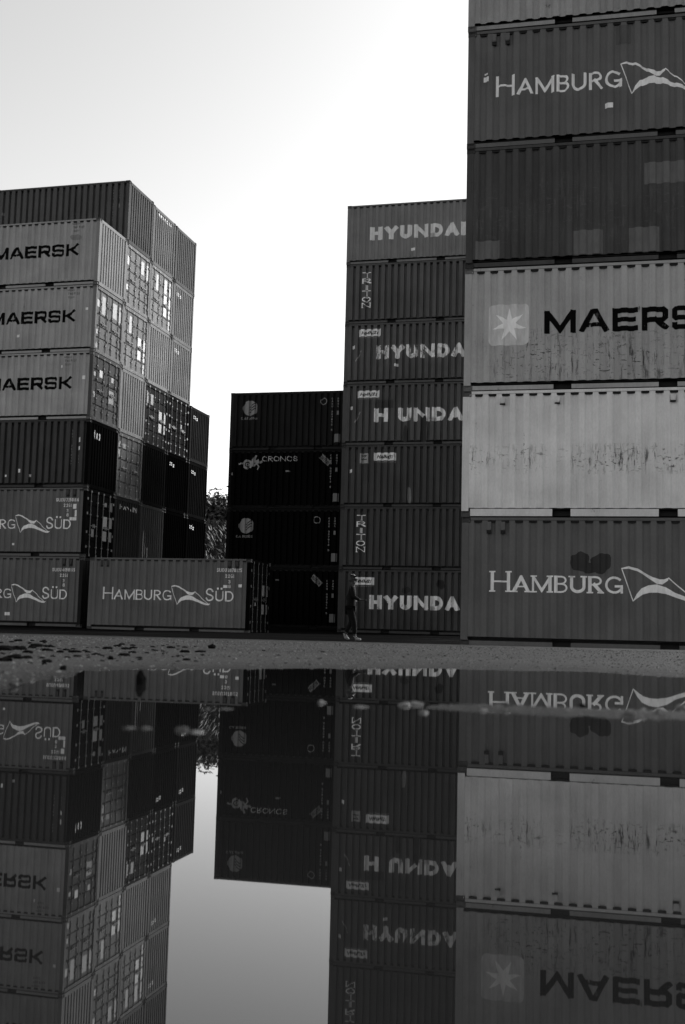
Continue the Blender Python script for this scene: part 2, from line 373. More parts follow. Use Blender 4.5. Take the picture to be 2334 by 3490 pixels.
def flag(dx=0, dz=0):
    a = [(3.09,1.595),(3.23,1.635),(3.40,1.59),(3.54,1.505),(3.68,1.425),(3.82,1.385),(3.90,1.387),(3.99,1.42)]
    b = [(3.10,1.575),(3.24,1.585),(3.40,1.535),(3.53,1.46),(3.63,1.385),(3.76,1.295),(3.87,1.287),(3.97,1.36)]
    c = [(3.31,.95),(3.38,1.09),(3.47,1.20),(3.60,1.265),(3.77,1.285),(3.93,1.23),(4.10,1.13),(4.29,1.055),(4.42,1.0),(4.57,1.0)]
    d = [(3.313,.945),(3.41,1.02),(3.50,1.085),(3.62,1.12),(3.78,1.125),(3.93,1.10),(4.06,1.055),(4.20,1.005),(4.36,.95),(4.50,.945)]
    mv = lambda p: Vector((p[0]+dx, p[1]+dz))
    out = [[mv(a[i]), mv(b[i]), mv(b[i+1]), mv(a[i+1])] for i in range(len(a)-1)]+[[mv(c[i]), mv(d[i]), mv(d[i+1]), mv(c[i+1])] for i in range(len(c)-1)]
    return out+stroke([mv((3.095,1.59)), mv((3.312,.955))], .018)+stroke([mv((3.985,1.41)), mv((4.5,.96))], .022)
def star(cx, cz, r, n=7):
    out = []
    for i in range(n):
        a = math.pi/2+2*math.pi*i/n; w_ = math.pi/n; k = .36*r
        out.append([Vector((cx, cz)), Vector((cx+k*math.cos(a-w_), cz+k*math.sin(a-w_))), Vector((cx+r*math.cos(a), cz+r*math.sin(a))), Vector((cx+k*math.cos(a+w_), cz+k*math.sin(a+w_)))])
    return out
def rrect(x0, x1, z0, z1, r):
    pts = []
    for cx, cz, a in ((x1-r, z1-r, 0), (x0+r, z1-r, 90), (x0+r, z0+r, 180), (x1-r, z0+r, 270)): pts += [Vector(p) for p in arc(cx, cz, r, r, a, a+90, 4)]
    return [pts]
def blot(cx, cz, rx, rz, seed, n=26):
    pts = []
    for i in range(n):
        a = 2*math.pi*i/n; k = 1+.35*noise.noise(Vector((math.cos(a)*1.6, math.sin(a)*1.6, seed*3.3)))
        pts.append(Vector((cx+rx*k*math.cos(a), cz+rz*k*math.sin(a))))
    return [[Vector((cx, cz)), pts[i], pts[(i+1) % n]] for i in range(n)]

# corrugation of the long sides and of the closed ends
LEN, WID, HGT = 6.058, 2.438, 2.598
def profile(a0, a1, n, dep, crest, slope):
    """breakpoints (position, depth) of a trapezoid corrugation"""
    p = (a1-a0)/n; bp = []
    for i in range(n):
        s = a0+i*p; c2 = (p-2*slope-crest)
        bp += [(s+.5*c2*0, 0.), (s+crest, 0.), (s+crest+slope, dep), (s+crest+slope+c2, dep)]
    return bp+[(a1, 0.)]
SIDE = profile(.14, LEN-.14, 21, .046, .10, .045)
SIDE_DEEP = profile(.14, LEN-.14, 21, .11, .152, .018)
ENDP = profile(.12, WID-.12, 10, .085, .12, .022)
def depth(prof, a):
    if a <= prof[0][0] or a >= prof[-1][0]: return 0.
    for (p, d), (q, e) in zip(prof, prof[1:]):
        if a <= q: return d+(e-d)*(a-p)/max(q-p, 1e-6)
    return 0.
def decal(name, polys, prof, face, base, eps=.002):
    """lay 2D polygons on the corrugated sheet: cut at every fold, then push each corner to the sheet's depth"""
    v, f = [], []; cuts = [p for p, d in prof]
    for n_, q in enumerate(polys):
        q = [Vector(p) for p in q]; lo, hi = min(p[0] for p in q), max(p[0] for p in q); e = eps+.00012*(n_ % 7)
        cs = [c for c in cuts if lo < c < hi]; pieces = []; rest = q
        for c in cs:
            pieces.append(clip(rest, 0, c, False)); rest = clip(rest, 0, c, True)
        pieces.append(rest)
        for pc in pieces:
            if len(pc) < 3: continue
            k = len(v)
            for p in pc:
                dd = base+depth(prof, p[0])-e
                v.append((p[0], dd, p[1]) if face == 'side' else (LEN-dd, p[0], p[1]))
            f.append(tuple(range(k, k+len(pc))))
    return mk(name, v, f)

# ------------------------------------------------------------------ shared container meshes
PB = .012        # how far the crest of the long sheet sits behind the frame plane
def side_mesh(SIDE=SIDE):
    v, f = [], []
    for a, d in SIDE: v += [(a, PB+d, .185), (a, PB+d, 2.531)]
    for i in range(len(SIDE)-1): f.append((2*i, 2*i+2, 2*i+3, 2*i+1))
    return mk('side_panel', v, f)
def far_side_mesh():
    v, f = [], []
    for a, d in SIDE: v += [(a, WID-PB-d, .165), (a, WID-PB-d, 2.54)]
    for i in range(len(SIDE)-1): f.append((2*i+1, 2*i+3, 2*i+2, 2*i))
    return mk('side_panel', v, f)
def end_mesh(x, sgn):
    v, f = [], []
    for a, d in ENDP: v += [(x-sgn*(.014+d), a, .15), (x-sgn*(.014+d), a, 2.47)]
    for i in range(len(ENDP)-1):
        q = (2*i, 2*i+2, 2*i+3, 2*i+1); f.append(q if sgn > 0 else q[::-1])
    return mk('end_panel', v, f)
def casting_mesh():
    bm = bmesh.new(); bmesh.ops.create_cube(bm, size=1); bmesh.ops.scale(bm, vec=(.178, .162, .118), verts=bm.verts)
    fs = list(bm.faces)
    for fc in fs:
        r = bmesh.ops.inset_individual(bm, faces=[fc], thickness=.034); n = fc.normal.copy()
        vs_ = [x for x in fc.verts]; bmesh.ops.translate(bm, vec=-n*.03, verts=vs_)
    me = bpy.data.meshes.new('corner_casting'); bm.to_mesh(me); bm.free(); return me
M_DEEP = side_mesh(SIDE_DEEP)
M_SIDE, M_FAR, M_END_R, M_END_L, M_CAST = side_mesh(), far_side_mesh(), end_mesh(LEN, 1), end_mesh(0, -1), casting_mesh()
M_POST = MB().box(0, .14, 0, .12, .118, HGT-.118).mesh('corner_post')
M_TOP = MB().box(.178, LEN-.178, 0, .064, 2.532, 2.590).mesh('top_rail')
M_TOP_END = MB().box(0, .10, .162, WID-.162, 2.46, 2.585).mesh('top_header')
M_SILL = MB().box(0, .10, .162, WID-.162, .012, .15).mesh('door_sill')
PK = [(1.82, 2.18), (3.878, 4.238)]
def rail_mesh(y0, lip, z1=.115):
    b = MB()
    for a, c in ((.178, PK[0][0]), (PK[0][1], PK[1][0]), (PK[1][1], LEN-.178)): b.box(a, c, y0, y0+lip, .018, z1)
    return b.mesh('bottom_rail')
M_RAIL, M_RAIL_FULL = rail_mesh(.004, .05, .105), rail_mesh(.004, .05, .165)
M_RAIL_SHADE = MB().box(.142, LEN-.142, .13, .14, -.006, .20).box(.142, LEN-.142, PB+.008, PB+.12, 2.488, 2.530).mesh('rail_recess')  # near-black strips: shade and grime under the sheet, painted shade below the top rail
def pocket_mesh(a, c):
    v = [(a, .004, .02), (c, .004, .02), (c, .004, .15), (a, .004, .15), (a, .9, .02), (c, .9, .02), (c, .9, .15), (a, .9, .15)]
    return mk('fork_pocket', v, [(0,1,5,4), (1,2,6,5), (3,7,6,2), (0,4,7,3), (4,5,6,7)])
M_PK = [pocket_mesh(*p) for p in PK]
M_ROOF = MB().box(.05, LEN-.05, .05, WID-.05, 2.545, 2.556).mesh('roof_panel')
M_FLOOR = MB().box(.1, LEN-.1, .07, WID-.07, .152, .163).mesh('floor_panel')
def door_mesh(y0, y1):
    """one door leaf with five pressed fields between horizontal grooves"""
    v, f = [], []; xs = LEN-.045; zs = [(.155, 0)]
    for z in (.60, 1.05, 1.50, 1.95): zs += [(z-.05, 0), (z-.025, .03), (z+.025, .03), (z+.05, 0)]
    zs.append((2.455, 0)); g = .012
    for z, d in zs: v += [(xs-d, y0+g, z), (xs-d, y1-g, z)]
    for i in range(len(zs)-1): f.append((2*i, 2*i+1, 2*i+3, 2*i+2))
    b = MB(); b.v, b.f = v, f
    b.box(xs-.03, xs+.004, y0+.002, y0+.05, .155, 2.455).box(xs-.03, xs+.004, y1-.05, y1-.002, .155, 2.455)
    return b.mesh('door')
M_DOOR = [door_mesh(.12, WID/2-.004), door_mesh(WID/2+.004, WID-.12)]
def bar_mesh(y):
    b = MB(); x = LEN-.018
    b.tube((x, y, .05), (x, y, 2.54), .017)
    for z in (.09, 2.49): b.box(x-.02, x+.02, y-.045, y+.045, z-.035, z+.035)
    for z in (.42, .86, 1.62, 2.12): b.box(x-.022, x+.02, y-.05, y+.05, z-.022, z+.022)
    return b.mesh('locking_bar')
BARY = (.42, .98, 1.46, 2.02)
M_BAR = [bar_mesh(y) for y in BARY]
def handle_mesh(y, s):
    x = LEN-.006; return MB().box(x-.008, x+.012, min(y, y+s*.42), max(y, y+s*.42), 1.19, 1.225).box(x-.012, x+.014, y+s*.34-.03, y+s*.34+.03, 1.14, 1.28).mesh('handle')
M_HAND = [handle_mesh(BARY[0], 1), handle_mesh(BARY[1], -1), handle_mesh(BARY[2], 1), handle_mesh(BARY[3], -1)]
def hinge_mesh():
    b = MB()
    for y in (.125, WID-.125):
        for z in (.4, .95, 1.65, 2.2): b.box(LEN-.03, LEN+.004, y-.05, y+.05, z-.045, z+.045)
    return b.mesh('hinge')
M_HINGE = hinge_mesh()

# ------------------------------------------------------------------ container builder
GREY_IN = plain('pocket_steel_and_shade', .01, .8)  # near-black for pockets and floors, also colours the rail shade strips
def container(pos, rz, v, label, group, seed, kind='blank', rust=.3, marks=(), endmarks=(), doors=None, band=None, streak=.22, endv=None, rail=False, framev=None, patch=0., bars=None, rustv=None, castv=None, deep=False, mark_dx=0.):
    """marks: list of (part name, 2D polygons, material) on the near long side; endmarks on the closed right-hand end"""
    o = empty('shipping_container', pos, rz, label, 'container', group)
    pm = paint('container_paint_%03d' % seed, v, rust, seed, spec=(.03 if v < .02 else .12), band=band, streak=streak, patch=patch, rustv=rustv)
    fm = paint('frame_paint_%03d' % seed, (framev or v*.9), rust+.5, seed+200, streak=streak)
    em = pm if endv is None else paint('end_paint_and_shade_%03d' % seed, endv, rust, seed+400, streak=streak, spec=(0. if endv < .06 else .04), rough=.8)  # right end has its own tone; low ends carry painted shade
    cm = plain('casting_steel_%d' % round((castv or v*.3)*100), (castv or v*.3)+.003, .7)
    sp_ = part('side_panel', M_DEEP if deep else M_SIDE, pm, o); part('side_panel', M_FAR, pm, o)
    for x in (0, LEN-.14):
        for y in (0, WID-.12): part('corner_post', M_POST, em if (endv is not None and x > 1) else fm, o, (x, y, 0))
    for x in (.089-.004, LEN-.089+.004):
        for y in (.081-.004, WID-.081+.004):
            for z in (.059, HGT-.059): part('corner_casting', M_CAST, cm, o, (x, y, z))
    rm = M_RAIL_FULL if rail else M_RAIL
    part('top_rail', M_TOP, fm, o); q = part('top_rail', M_TOP, fm, o, (LEN, WID, 0)); q.rotation_euler = (0, 0, math.pi)
    part('bottom_rail', rm, fm, o); q = part('bottom_rail', rm, fm, o, (LEN, WID, 0)); q.rotation_euler = (0, 0, math.pi)
    part('rail_recess', M_RAIL_SHADE, GREY_IN, o)  # near-black strips: shade and grime under the sheet, painted shade below the top rail
    for m_ in M_PK: part('fork_pocket', m_, GREY_IN, o)
    part('roof_panel', M_ROOF, pm, o); part('floor_panel', M_FLOOR, GREY_IN, o)
    part('end_panel', M_END_L, pm, o)
    part('top_header', M_TOP_END, fm, o, (.004, 0, 0)); part('top_header', M_TOP_END, em, o, (LEN-.104, 0, 0))
    part('bottom_sill', M_SILL, fm, o, (.004, 0, 0)); part('bottom_sill', M_SILL, em, o, (LEN-.104, 0, 0))
    if kind == 'doors':
        bm_ = plain('bar_steel_%d' % round((bars or .05)*100), bars or .05, .5)
        for i, dm in enumerate(M_DOOR):
            d = part('door', dm, em, o)
            for j in (2*i, 2*i+1):
                b_ = part('locking_bar', M_BAR[j], bm_, d); part('handle', M_HAND[j], bm_, d)
        part('hinge', M_HINGE, bm_ if endv is not None and endv < .06 else em, o)
        for (y0, y1, z0, z1, sv) in (doors or ()):
            part('label_sticker', MB().box(LEN-.05, LEN-.040, y0, y1, z0, z1).mesh('label_sticker'), plain('sticker_%d' % round(sv*100), sv*.7, .5, var=.15), o)
    else:
        ep = part('end_panel', M_END_R, em, o)
        for nm, polys, mt in endmarks:
            if nm == 'label_plate':
                for q in polys: part(nm, decal(nm, [q], ENDP, 'end', .014), mt, ep)
                continue
            part(nm, decal(nm, polys, ENDP, 'end', .014), mt, ep)
    for i, (nm, polys, mt) in enumerate(marks):
        if mark_dx: polys = [[Vector((p[0]+mark_dx, p[1])) for p in q] for q in polys]
        if nm in ('label_sticker', 'paint_patch', 'label_plate') and all(len(q) == 4 for q in polys):
            for q in polys: part(nm, decal(nm, [q], SIDE_DEEP if deep else SIDE, 'side', PB, .002+.001*i), mt, sp_)
            continue
        part(nm, decal(nm, polys, SIDE_DEEP if deep else SIDE, 'side', PB, .002+.001*i), mt, sp_)
    return o

# marks used again and again
WHITE = worn('white_lettering', .80); WHITE_W = worn('flaking_white_lettering', .72, .9, 2); WHITE_L = worn('lightly_worn_white_lettering', .74, .35, 5)
PALE = worn('pale_sticker', .75); DIM = worn('dim_lettering', .30, .5, 3); BLACK = worn('dark_lettering', .006, .25, 4, spec=0.); BLACKS = worn('solid_dark_mark', .008)
def hs_word(z=1.09, big=.42, h=.34, serif=0, t=.15, x0=.53, x1=3.12): return word('HAMBURG', x0, x1, z, h, t, serif, gap=.12, big=big)
def sud_word(z, x0=4.53, x1=5.48, serif=0): return word('SÜD', x0, x1, z, .36, .15, serif, gap=.16, big=.45)
def id_block(x, z, code):        # owner code, number and size code painted in rows
    return word(code, x, x+.92, z, .13, .17, gap=.22)+word('22G1', x+.32, x+.64, z-.2, .12, .17, gap=.22)+word('3', x+.42, x+.50, z-.40, .12, .2)+word('8', x+.42, x+.52, z-.56, .12, .2)
def id_column(x, z, txt, h=.075, pitch=.115):
    out = []
    for i, c in enumerate(txt):
        if c != ' ': out += word(c, x-.035, x+.035, z-i*pitch, h, .22)
    return out
def vent(o, x, z, v, hz=.2, wx=.085, drip=1.):
    """small covered ventilator near the top of the sheet, open at the bottom"""
    b = MB().box(x-wx/2, x+wx/2, PB-.030, PB+.03, z-hz+.05, z); b.box(x-wx/2+.01, x+wx/2-.01, PB-.026, PB+.03, z-hz+.03, z-hz+.05)
    part('vent', b.mesh('vent'), paint('vent_%d' % round(v*100), v, .2, 77), o)
    part('vent_opening', MB().box(x-wx/2-.004, x+wx/2+.004, PB-.012, PB+.036, z-hz+.03-.07*drip, z-hz+.03).mesh('vent_opening'), GREY_IN, o)

T = 2.6
def place(row, tier, jig):
    """base of the near left corner, with a little of the misalignment every stack has"""
    x, y, z, th, left = ROWS[row]
    if left: x, y = x-LEN*math.cos(th), y-LEN*math.sin(th)
    r = random.Random(hash((row, tier)) & 0xffff if False else (ord(row)*31+tier*7))
    return (x+jig*(r.random()-.5), y+jig*(r.random()-.5), z+T*(tier-1)), th+.004*(r.random()-.5)
# row: near corner x, y, base height, direction of the long side, True when that corner is the right-hand one
ROWS = {'A': (-9.554, 41.688, .012, -.2459, True), 'B': (-9.033, 44.413, .042, -.2459, True), 'C': (-8.457, 47.026, .045, -.2459, True),
        'D': (-7.860, 49.555, .052, -.2459, True), 'E': (-7.219, 52.030, .045, -.2459, True), 'S': (-9.048, 40.606, -.055, -.2197, False),
        'K': (-5.108, 49.426, .145, -.2345, False), 'H': (-.093, 46.690, .053, -.2345, False), 'R': (2.43, 22.811, -.100, -.2198, False)}
seed_n = [0]
def stack(row, tier, v, label, group, **kw):
    p, th = place(row, tier, .03); seed_n[0] += 1
    if row == 'R': kw['mark_dx'] = .06
    kw.setdefault('deep', (row == 'H' and tier < 7) or row == 'K' or (row, tier) in (('A', 3), ('B', 7)))
    return container(p, th, v, label, group, seed_n[0], **kw)

# ---- right-hand stack, nearest the camera
G = 'containers of the tall near stack'
def red_near(tier, serif, label, extra=(), band=None):
    z = 1.09 if serif else 1.125
    mk_ = [('lettering', hs_word(z, .42 if serif else .46, .34 if serif else .37, 1 if serif else 0, .20 if serif else .165), WHITE),
           ('flag_emblem', flag(0, 0 if serif else .03), WHITE), ('lettering', sud_word(z, serif=1 if serif else 0), WHITE)]+list(extra)
    o = stack('R', tier, .115, label, G, marks=mk_, rust=.25, streak=.10, band=band)
    for x in (.55, .83, 5.30, 5.58): vent(o, x, 2.5, .13)
    return o
red_near(1, True, 'bottom container of the near stack, white serif lettering and a dark butterfly-shaped stain',
         [('paint_stain', blot(2.28, 1.72, .2, .19, 1)+blot(2.70, 1.70, .2, .2, 2)+blot(2.5, 1.6, .22, .1, 3), worn('dark_stain', .028))])
o = stack('R', 2, .66, 'white container with scuffed side and no lettering, second from bottom of the tall near stack', G, rust=.35, band=(.85, 1.5, 1.5), rail=True, streak=.09, rustv=.07, castv=.06)
for x in (.81, 1.91, 4.16, 5.3): vent(o, x, 2.45, .60, .15, .1, .4)
def maersk(row, tier, label, group, extra=(), v=.27, kind='blank', **kw):
    m = [('emblem_square', rrect(.44, 1.26, .95, 1.81, .1), worn('emblem_grey', v*1.55)), ('star_emblem', star(.86, 1.38, .36), worn('star_white', .86)),
         ('lettering', word('MAERSK', 1.57, 5.2, 1.17, .48, .225, font=SQ, gap=.15), BLACK)]+list(extra)
    return stack(row, tier, v, label, group, marks=m, kind=kind, **kw)
maersk('R', 3, 'rust-flecked grey container with white star and big dark letters, near stack', G, v=.36, rust=.5, band=(.05, 1.3, 1.5), streak=.1)
stack('R', 4, .062, 'dark scratched container with paler repair patches, fourth from bottom of the near stack', G, rust=.25, streak=.25, rustv=.14, band=(.2, 2.2, .38),
      marks=[('paint_patch', [rect(.14, .64, .19, .58), rect(2.14, 2.73, .2, .71), rect(3.24, 3.84, .2, .71), rect(3.55, 5.3, 1.61, 2.06)], worn('patch_paint', .115)),
             ('paint_patch', [rect(.62, 1.0, 1.3, 2.2)], worn('dark_patch_paint', .050))])
red_near(5, False, 'topmost whole container of the near stack, white lettering with a small pale sticker below',
         [('label_sticker', [rect(.27, .38, 1.47, 1.58), rect(.29, .36, 1.62, 1.66), rect(2.78, 2.94, .69, .8)], PALE), ('paint_stain', [rect(3.0, 3.3, 2.06, 2.46)], worn('faint_stain', .075))])
stack('R', 6, .28, 'pale container topping the near stack, cut off by the upper picture edge', G, rust=.3, streak=.15)

# ---- middle stack with heavy block letters
G = 'containers of the middle stack'
def banner(x0, x1, z0, z1):
    h = (z1-z0); return [('sign_plate', [rect(x0, x1, z0+.2*h, z1)], PALE), ('plate_lettering', word('HMM21', x0+.12, x1-.14, z0+.40*h, .36*h, .26, gap=.1, slant=.35), BLACKS),
                         ('lettering', word('WWW.HMM21.COM', x0+.02, x1-.02, z0, .12*h, .22), DIM)]
def hyu(tier, label, x0, x1, z, mat, v, txt='HYUNDAI', extra=(), ban=None, **kw):
    m = [('lettering', word(txt, x0, x1, z, .58, .34, gap=.13), mat)]+list(extra)
    if ban: m += banner(*ban)
    return stack('H', tier, v, label, G, marks=m, **kw)
spk = lambda x, z: ('label_sticker', [rect(x-.06, x+.06, z-.07, z+.07)], PALE)
slash = lambda x, z: ('scratch', stroke([Vector((x, z)), Vector((x+.22, z+.42))], .035), DIM)
hyu(7, 'mid grey container with clean white block letters, topmost of the middle stack', 1.0, 5.03, 1.03, worn('white_block', .62), .17, extra=[('label_sticker', [rect(2.78, 2.96, .48, .6)], PALE)], rust=.1, streak=.12)
trit = lambda z0: [('lettering', sum([word(c, .70, 1.08, z0+(5-i)*.265, .225, .25, .8) if c != 'I' else word(c, .84, .94, z0+(5-i)*.265, .225, .4, .5) for i, c in enumerate('TRITON')], []), WHITE)]
stack('H', 6, .085, 'dark container with vertical white letters, second from top of the middle stack', G, marks=trit(.68), rust=.2)
hyu(5, 'container with flaking white block letters and a name plate, third in the middle stack', 1.38, 5.36, 1.06, WHITE_W, .09, ban=(.6, 1.55, 1.98, 2.36),
    extra=[slash(.5, 1.0), spk(.39, 1.6), ('label_sticker', [rect(2.16, 2.32, .73, .85)], PALE)], rust=.4, patch=.1)
hyu(4, 'container whose second block letter is missing, fourth from top of the middle stack', 1.35, 5.34, .98, WHITE_L, .078, txt='H UNDAI', ban=(.61, 1.56, 1.95, 2.32),
    extra=[slash(.53, .98), spk(.37, 1.6), ('paint_patch', [rect(1.48, 2.16, 1.56, 1.91)], worn('dark_square', .03)), ('rust_streak', blot(3.45, .6, .14, .62, 4)+blot(2.7, .45, .1, .35, 8), worn('rust_dark', .02))], rust=.6)
stack('H', 3, .056, 'dark container with only a name plate and small emblem, third from bottom of middle stack', G, rust=.35,
      marks=banner(1.38, 2.3, 1.87, 2.28)+[('emblem_plate', [rect(.78, 1.14, 1.84, 2.26)], DIM), ('plate_lettering', word('Z', .84, 1.08, 1.98, .2, .2) if 'Z' in GL else [rect(.84, 1.08, 2.12, 2.16), rect(.84, 1.08, 1.96, 2.0)]+stroke([Vector((.86, 1.97)), Vector((1.06, 2.14))], .04), BLACKS),
             spk(.4, 1.52), ('paint_patch', blot(2.89, .5, .1, .36, 6), worn('pale_patch', .15))])
stack('H', 2, .050, 'dark container with vertical white letters, second from bottom of the middle stack', G, marks=trit(.72), rust=.3)
hyu(1, 'bottom container of the middle stack, white block letters, a person walking past', 1.32, 5.25, .985, WHITE_L, .056, ban=(.6, 1.51, 1.9, 2.29),
    extra=[('paint_stain', blot(4.27, 2.05, .18, .2, 5), worn('black_stain', .008)), ('rust_streak', blot(2.85, 1.78, .2, .12, 7), worn('rust_dark', .02)), spk(.75, 1.35)], rust=.5, patch=.1)

# ---- black stack between
G = 'containers of the black centre stack'
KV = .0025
kcol = lambda top: [('id_number', id_column(4.66, top, 'CAXU 307812 5'), DIM), ('id_number', id_column(4.92, top, '22G1'), DIM), ('label_sticker', [rect(4.87, 4.96, top-.68, top-.5)], worn('dull_sticker', .2)), ('label_sticker', [rect(4.76, 5.02, .32, .68)], worn('dull_sticker', .2))]
def dots(cz): return [('round_emblem', disc(.9, cz, .34), worn('disc_white', .27)),
                      ('emblem_stripes', sum([stroke([Vector((.88, cz-.18+i*.12)), Vector((1.12, cz-.02+i*.12))], .04) for i in range(3)], []), BLACKS)]
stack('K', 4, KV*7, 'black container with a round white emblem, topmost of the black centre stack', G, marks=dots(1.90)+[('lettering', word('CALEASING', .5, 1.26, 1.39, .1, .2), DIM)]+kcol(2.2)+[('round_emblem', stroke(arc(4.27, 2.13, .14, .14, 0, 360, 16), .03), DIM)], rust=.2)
swirl = stroke(arc(.86, 1.98, .17, .17, -40, 260, 14), .10)+stroke(arc(.86, 1.98, .05, .05, 0, 360, 8), .05)+stroke([Vector(p) for p in smooth([(.5,2.0),(.65,2.06),(.75,2.1)])], .07)+stroke([Vector(p) for p in smooth([(1.0,1.9),(1.1,2.1),(1.22,2.33)])], .13)+stroke([Vector(p) for p in smooth([(1.02,1.9),(1.2,1.98),(1.34,2.06),(1.5,2.1)])], .10)+stroke([Vector(p) for p in smooth([(1.1,2.18),(1.2,2.1),(1.35,2.16)])], .07)+stroke([Vector(p) for p in smooth([(1.25,2.02),(1.38,1.9),(1.34,1.76)])], .05)
bot = lambda cx, cz: [('diamond_emblem', turn([rect(cx-.30, cx+.24, cz-.12, cz+.12)], cx, cz, R(-42)), worn('dull_plate', .2)), ('plate_lettering', turn(word('BUTLER', cx-.26, cx+.2, cz-.07, .13, .2), cx, cz, R(-42)), BLACKS)]
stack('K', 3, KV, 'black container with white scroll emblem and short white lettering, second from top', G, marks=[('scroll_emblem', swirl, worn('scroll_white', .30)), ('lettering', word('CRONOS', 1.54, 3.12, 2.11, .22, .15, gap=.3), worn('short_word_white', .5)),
      ('label_sticker', [rect(2.62, 2.8, 1.63, 1.7), rect(.1, .2, 1.5, 1.62)], worn('dull_sticker', .2))]+bot(4.42, 2.12)+kcol(2.3), rust=.2)
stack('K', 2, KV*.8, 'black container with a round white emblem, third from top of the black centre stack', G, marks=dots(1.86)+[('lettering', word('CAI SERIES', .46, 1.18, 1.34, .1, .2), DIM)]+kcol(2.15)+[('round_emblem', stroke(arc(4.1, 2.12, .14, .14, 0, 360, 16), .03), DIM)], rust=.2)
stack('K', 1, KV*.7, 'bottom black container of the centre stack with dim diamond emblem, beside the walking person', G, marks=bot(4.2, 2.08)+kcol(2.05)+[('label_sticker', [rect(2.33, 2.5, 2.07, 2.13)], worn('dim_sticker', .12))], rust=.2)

# ---- single container on the ground in front of the left block
G = 'red-type containers with white flag lettering'
def red_far(row, tier, z, label, idx, **kw):
    m = [('lettering', hs_word(z, .44, .36, 0, .14, .54, 3.16), WHITE), ('flag_emblem', flag(0.05, z-1.09), WHITE), ('lettering', sud_word(z, 4.42, 5.46), WHITE), ('id_number', id_block(4.82, z+1.03, idx), WHITE_L)]+list(kw.pop('extra', ()))
    o = stack(row, tier, .115, label, 'containers with the white flag emblem at left', marks=m, rust=.2, streak=.12, **kw)
    for x in (.47, .70, 5.28, 5.56): vent(o, x, 2.5, .05, .2)
    return o
red_far('S', 1, 1.10, 'single grey container standing alone on the ground before the left block, full white lettering', 'SUDU3078125', extra=[('label_sticker', [rect(5.06, 5.22, 1.57, 1.67), rect(5.62, 5.75, 1.6, 1.7)], PALE)],
        kind='doors', endv=.003, bars=.012, doors=[(1.52, 1.88, 1.35, 1.74, .10), (2.04, 2.34, 1.35, 1.74, .07), (1.52, 1.88, .70, 1.05, .10), (2.04, 2.34, .70, 1.05, .07), (.72, .86, .98, 1.1, .1)])
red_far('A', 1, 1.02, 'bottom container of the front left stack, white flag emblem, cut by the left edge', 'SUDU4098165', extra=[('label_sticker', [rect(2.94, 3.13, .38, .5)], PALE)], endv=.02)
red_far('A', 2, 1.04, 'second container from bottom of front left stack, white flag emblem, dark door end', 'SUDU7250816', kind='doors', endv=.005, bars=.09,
        doors=[(1.52, 1.88, 1.25, 1.66, .30), (2.04, 2.34, 1.25, 1.66, .30), (1.52, 1.88, .72, 1.10, .25), (2.04, 2.34, .72, 1.10, .25), (1.60, 1.8, 2.05, 2.2, .15), (2.02, 2.3, 1.9, 2.25, .15), (.6, .8, .8, 1.1, .18)],
        extra=[('label_sticker', [rect(3.05, 3.17, .42, .5)], PALE), ('label_sticker', [rect(5.5, 5.66, 1.8, 1.98), rect(5.58, 5.68, 1.5, 1.75), rect(5.4, 5.68, 1.36, 1.48)], PALE)])
G = 'containers of the front left stack'
stack('A', 3, .05, 'dark container with vertical white number columns, third from bottom of the front left stack', G, endv=.004, rust=.25, streak=.25,
      marks=[('id_number', id_column(5.30, 2.13, 'TEXU 3078125'), DIM), ('id_number', id_column(5.62, 1.15, '22G1'), DIM), ('label_sticker', [rect(5.57, 5.68, 1.72, 1.9), rect(5.57, 5.68, 1.42, 1.56), rect(3.13, 3.25, .58, .72), rect(2.58, 2.68, .42, .5), rect(3.6, 3.66, .42, .52)], PALE)],
      endmarks=[('lettering', word('tex', .4, .98, 1.90, .34, .22), worn('logo_white', .5))])
def mk_id(x=4.86, z=2.36): return [('id_number', word('MSKU', x, x+.3, z, .07, .2)+word('782 8125', x+.03, x+.5, z-.14, .08, .2)+word('22G1', x+.04, x+.3, z-.28, .07, .2), worn('dim_dark_mark', .12))]
dgrey = [(.14, .46, 1.80, 2.08, .55), (.12, .34, .74, .92, .55), (.12, .36, .2, .42, .4)]
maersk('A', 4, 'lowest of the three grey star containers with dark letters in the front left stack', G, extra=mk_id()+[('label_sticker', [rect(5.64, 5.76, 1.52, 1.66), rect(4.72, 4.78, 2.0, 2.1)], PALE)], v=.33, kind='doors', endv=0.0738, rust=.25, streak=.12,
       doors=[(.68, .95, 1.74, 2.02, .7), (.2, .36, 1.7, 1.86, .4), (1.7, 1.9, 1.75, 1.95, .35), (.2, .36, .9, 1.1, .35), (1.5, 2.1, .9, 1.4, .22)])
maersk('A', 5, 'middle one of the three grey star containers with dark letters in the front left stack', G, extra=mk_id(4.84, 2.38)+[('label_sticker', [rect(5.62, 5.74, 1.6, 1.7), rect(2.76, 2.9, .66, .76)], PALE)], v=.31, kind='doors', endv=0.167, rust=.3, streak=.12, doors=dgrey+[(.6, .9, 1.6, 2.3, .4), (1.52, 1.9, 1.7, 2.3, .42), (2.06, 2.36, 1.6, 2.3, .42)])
maersk('A', 6, 'topmost grey star container with dark letters, front left stack, closed corrugated end', G, extra=mk_id(4.9, 2.40)+[('paint_stain', blot(5.06, 1.9, .22, .13, 9), worn('scribble_grey', .20))], v=.31, endv=0.226, rust=.25, streak=.12)

